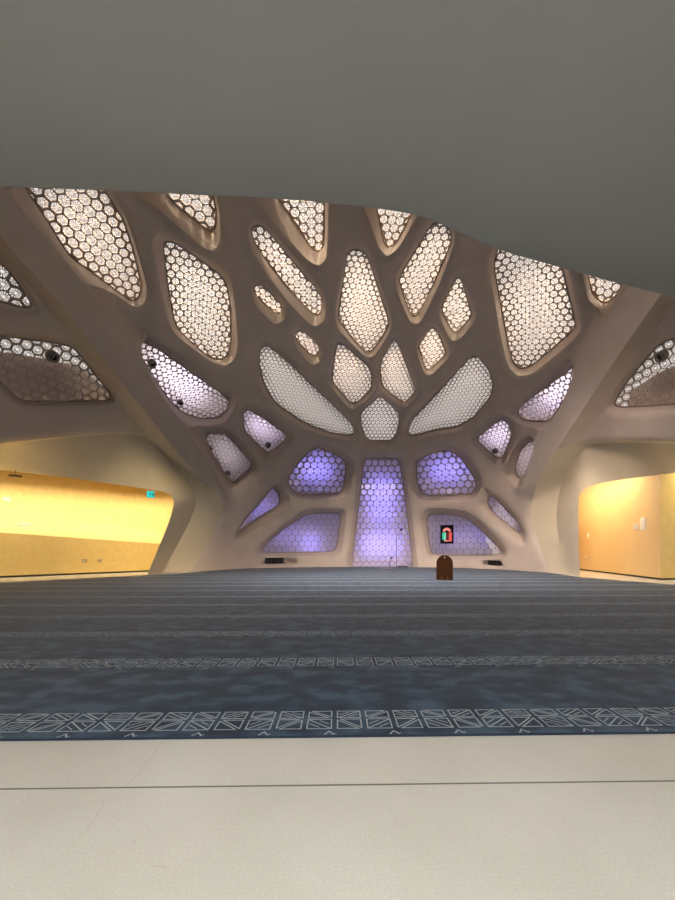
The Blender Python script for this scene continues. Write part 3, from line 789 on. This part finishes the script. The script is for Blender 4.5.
white = mat('plate_white', (.85, .82, .78), .4)
btn = mat('plate_button', (.6, .58, .55), .4)
def hit_left(px, py):
    d = ray([(px, py)])[0]
    def offs(P):
        s = (P[:2] - WA) @ wdir; o = (P[:2] - WA) @ wn; z = P[2]; k = kink(s)
        prof = np.interp(z, [0, k, k + .04, k + .45, k + .9, 3.9, 5.0], [0, 0, .02, .36, .60, .84, .90]); return o - prof
    lo, hi = 8., 30.
    for _ in range(50):
        m = (lo + hi) / 2
        if offs(ORG + d * m) < 0: lo = m
        else: hi = m
    return ORG + d * lo
angL = math.atan2(wdir[1], wdir[0])
def plate(px, py, wpx, hpx, hit, ang, label, nm, cat, group=None, rows=1, m=None):
    c = hit(px, py); s = c[1] / F; w = wpx * s; h = hpx * s
    e = empty(nm, label, cat, c, (0, 0, ang), group)
    bm = bmesh.new(); box(bm, (-w / 2, -.02, -h / 2), (w / 2, .06, h / 2), .008); bm_obj('plate', bm, m or white, e)
    for i in range(rows):
        z0 = -h / 2 + h * (i + .2) / rows; z1 = -h / 2 + h * (i + .8) / rows
        bm = bmesh.new(); box(bm, (-w * .3, -.03, z0), (w * .3, -.018, z1), .004); bm_obj('button', bm, btn, e)
for i, (x, w) in enumerate(((20.3, 'left'), (24.6, 'middle'), (29, 'right'))):
    plate(x, 526 - .1 * i, 2.6, 4.4, hit_left, angL, f'white switch plate on the left yellow wall, {w} one of three in a row', 'switch_plate', 'switch', 'row of three plates')
plate(7, 499.3, 5, 4, hit_left, angL, 'small white device high on the left yellow wall near the picture edge', 'wall_device', 'wall device')
hookm = mat('socket_brown', (.30, .19, .07), .5)
plate(84.5, 560.5, 4, 2.6, hit_left, angL, 'small brown socket low on the left yellow wall, left of two', 'wall_socket', 'socket', 'two low sockets', m=hookm)
plate(99.5, 560, 3.4, 2.4, hit_left, angL, 'small brown socket low on the left yellow wall, right of two', 'wall_socket', 'socket', 'two low sockets', m=hookm)
def hit_right(px, py):
    d = ray([(px, py)])[0]; t = RA - RB; nn = np.array((-t[1], t[0])); Y = (RB @ nn) / (d[:2] @ nn); return ORG + d * Y
angR = math.atan2((RB - RA)[1], (RB - RA)[0])
def wide(px0, px1): # a width seen obliquely
    return 1
def plateR(x0, x1, y0, y1, label, nm, cat, rows=1, group=None, m=None):
    a = hit_right(x0, (y0 + y1) / 2); b = hit_right(x1, (y0 + y1) / 2); c = (a + b) / 2; s = c[1] / F
    w = np.linalg.norm(b - a); h = (y1 - y0) * s
    e = empty(nm, label, cat, c, (0, 0, angR), group)
    bm = bmesh.new(); box(bm, (-w / 2, -.025, -h / 2), (w / 2, .06, h / 2), .008); bm_obj('plate', bm, m or white, e)
    for i in range(rows):
        z0 = -h / 2 + h * (i + .2) / rows; z1 = -h / 2 + h * (i + .8) / rows
        bm = bmesh.new(); box(bm, (-w * .3, -.035, z0), (w * .3, -.022, z1), .004); bm_obj('button', bm, btn if rows > 1 else white, e)
plateR(640.5, 646, 517.5, 530, 'tall white panel on the right passage wall near its corner', 'wall_panel', 'wall panel')
plateR(633.8, 638.6, 524, 529.4, 'small white panel with bars left of the tall white one', 'control_plate', 'control panel', 3)
plateR(587.6, 589, 533, 538.5, 'single narrow white switch on the right passage wall by the jamb', 'switch_plate', 'switch')
sock = mat('socket_tan', (.62, .45, .24), .5)
plateR(584.6, 586.4, 555.5, 558.5, 'tan socket low on the right passage wall, left of two', 'wall_socket', 'socket', group='low sockets at right', m=sock)
plateR(588, 589.8, 556, 559, 'tan socket low on the right passage wall, right of two', 'wall_socket', 'socket', group='low sockets at right', m=sock)
# dark ceiling device at far left
def cam_dev():
    c = at(15.5, 476.2, 14.65)
    e = empty('ceiling_device', 'dark flat device under the left passage ceiling', 'ceiling device', c, (0, 0, angL))
    bm = bmesh.new(); box(bm, (-.22, -.1, -.03), (.22, .1, .05), .03); bm_obj('body', bm, mat('device_brown', (.10, .06, .03), .5), e)
    bm = bmesh.new(); tube(bm, (0, 0, .04), (0, 0, 5.0 - c[2]), .02); bm_obj('stem', bm, mat('device_stem', (.4, .3, .15), .5), e)
cam_dev()

# ------------------------------------------------------------------ light
def area(name, loc, target, sx, sy, power, color, spread=180):
    d = bpy.data.lights.new(name, 'AREA'); d.shape = 'RECTANGLE'; d.size = sx; d.size_y = sy; d.energy = power; d.color = color
    d.spread = math.radians(spread)
    o = bpy.data.objects.new(name, d); COL.objects.link(o); o.location = loc
    o.rotation_euler = (Vector(target) - Vector(loc)).to_track_quat('-Z', 'Y').to_euler()
    return o
w = bpy.data.worlds.new('World'); SC.world = w; w.use_nodes = True
bg = w.node_tree.nodes['Background']; bg.inputs[0].default_value = (1.0, .92, .87, 1); bg.inputs[1].default_value = .86

area('hall_fill', (3, 5.5, 11.6), (2.4, 23, 1.0), 9, 1.2, 1650, (1, .79, .68), 85)  # unseen warm fill, added to light the front wall and ribs
area('floor_fill', (0, -3.0, 3.8), (0, -1.0, 0), 7, 3, 1130, (1, 1, .97))  # fill added under the balcony behind the camera, brightens the near floor
# cove lamps in the passages
p0 = wl(LW * .5, -.75, 4.86)
o = area('cove_lamp_left', p0, wl(LW * .5, .2, 2.0), LW * .95, .18, 300, (1, .83, .55))
o.rotation_euler = (math.radians(24), 0, angL); o.data.spread = math.radians(110)
o = area('cove_lamp_right', (12.95, 18.0, 4.92), (14.3, 17.6, 1.6), .5, 4.4, 185, (1, .75, .43))
o.rotation_euler = (0, math.radians(-16), 0)
area('cove_lamp_return', (15.2, 14.0, 4.8), (15.2, 14.6, 0), 2.5, .2, 150, (1, .84, .38))
def spot(name, loc, target, power, color, ang):
    d = bpy.data.lights.new(name, 'SPOT'); d.energy = power; d.color = color; d.spot_size = math.radians(ang); d.spot_blend = 1; d.shadow_soft_size = .25
    o = bpy.data.objects.new(name, d); COL.objects.link(o); o.location = loc
    o.rotation_euler = (Vector(target) - Vector(loc)).to_track_quat('-Z', 'Y').to_euler()
# violet lamps in the cavity, washing the outer skin behind the low screens
def cav(px, py, wd, ht, power, col=(.44, .36, 1.0)):
    p = cast([(px, py)], 1.15)[0]; nn = normal(p[None], 1.15)[0]
    area('violet_lamp', p, p + nn, wd, ht, power, col)
for k in (0, 1, 2, 8, 9, 10, 11, 12, 13, 14, 15, 16, 17, 18, 22, 23):   # warm lamps above the upper screens, shining in through the lattice
    lab, ring, n, dep, cell, sty = panel_geo[k]
    near = ring[np.argmin(ring[:, 1])]; far = ring[np.argmax(ring[:, 1])]
    L = np.linalg.norm(far - near)
    src = near + n * (.9 + .25 * L) + np.array((0, -.5, 0)) + (near - far) / L * .5
    spot('screen_lamp', src, far, (75 if k not in (17, 18) else 40) * (1.2 + L) ** 2, (1, .80, .58), 75)
V1, V2, V3, V4 = (.30, .25, 1.0), (.92, .76, .98), (.9, .78, .85), (1, .87, .93)
for a in ((317, 472, 2.0, 1.0, 34, V1), (447, 472, 2.0, 1.0, 34, V1), (383, 545, 3.2, 1.6, 58, V1), (383, 500, 2.2, 3.0, 62, V1), (300, 537, 3.6, .8, 12, V1), (463, 537, 3.6, .8, 13, V1),
          (185, 385, 3.2, 2.0, 70, V4), (192, 392, .4, .4, 8, V1), (550, 392, 1.8, 1.6, 44, V4), (548, 405, .4, .4, 7, V1),
          (312, 545, .3, .5, 12, V1), (262, 508, 1.4, .6, 10, V1), (503, 515, 1.4, .6, 4, V1), (265, 430, 1.6, .8, 24, V2), (495, 438, 1.6, .8, 26, V2), (230, 458, 1.2, 1.0, 8, V3), (526, 460, 1., 1., 8, V3)):
    cav(*a)
for px, py, tx, ty in ((245, 330, -4, 13), (335, 300, 2, 18), (475, 320, 9, 13), (335, 370, 3, 15)):
    p = shell_pt([(px, py)])[0] - np.array((0, 0, .25))
    spot('carpet_fill', p, (tx, ty, 0), 2300, (1, .92, .84), 84)  # fill spots added below the vault to lift the carpet
spot('column_fill', (7.5, 8.5, 10.5), (11.3, 16.9, 2.6), 1250, (1, .80, .45), 26)  # added fill, brightens the right passage jamb
spot('rib_fill', (3.3, 6.5, 11.3), shell_pt([(388, 440)])[0], 9000, (1, .82, .71), 40)  # extra fill put in to brighten the ribs above the mihrab
spot('column_fill', (-5, 8.5, 10.5), (-9.7, 17.6, 2.0), 3000, (1, .80, .46), 34)  # added fill aimed at the left passage jamb
sd = bpy.data.lights.new('sun', 'SUN'); sd.energy = 3.5; sd.angle = math.radians(2.5); sd.color = (1, .84, .62)
so = bpy.data.objects.new('sun', sd); COL.objects.link(so); so.location = (0, -20, 30)
so.rotation_euler = Vector((-.06, .78, -.62)).to_track_quat('-Z', 'Y').to_euler()

# ------------------------------------------------------------------ camera
cd = bpy.data.cameras.new('Camera'); cam = bpy.data.objects.new('Camera', cd); COL.objects.link(cam)
cam.location = (0, 0, CZ); cam.rotation_euler = (math.pi / 2, 0, 0)
cd.sensor_fit = 'HORIZONTAL'; cd.sensor_width = 36; cd.lens = F * 36 / 675; cd.shift_y = (HY - 450) / 675
cd.clip_start = .05; cd.clip_end = 200
SC.camera = cam
SC.view_settings.view_transform = 'Standard'; SC.view_settings.look = 'None'; SC.view_settings.gamma = 1
SC.view_settings.exposure = 0; SC.view_settings.use_curve_mapping = False
SC.cycles.use_denoising = True
SC.cycles.max_bounces = 8
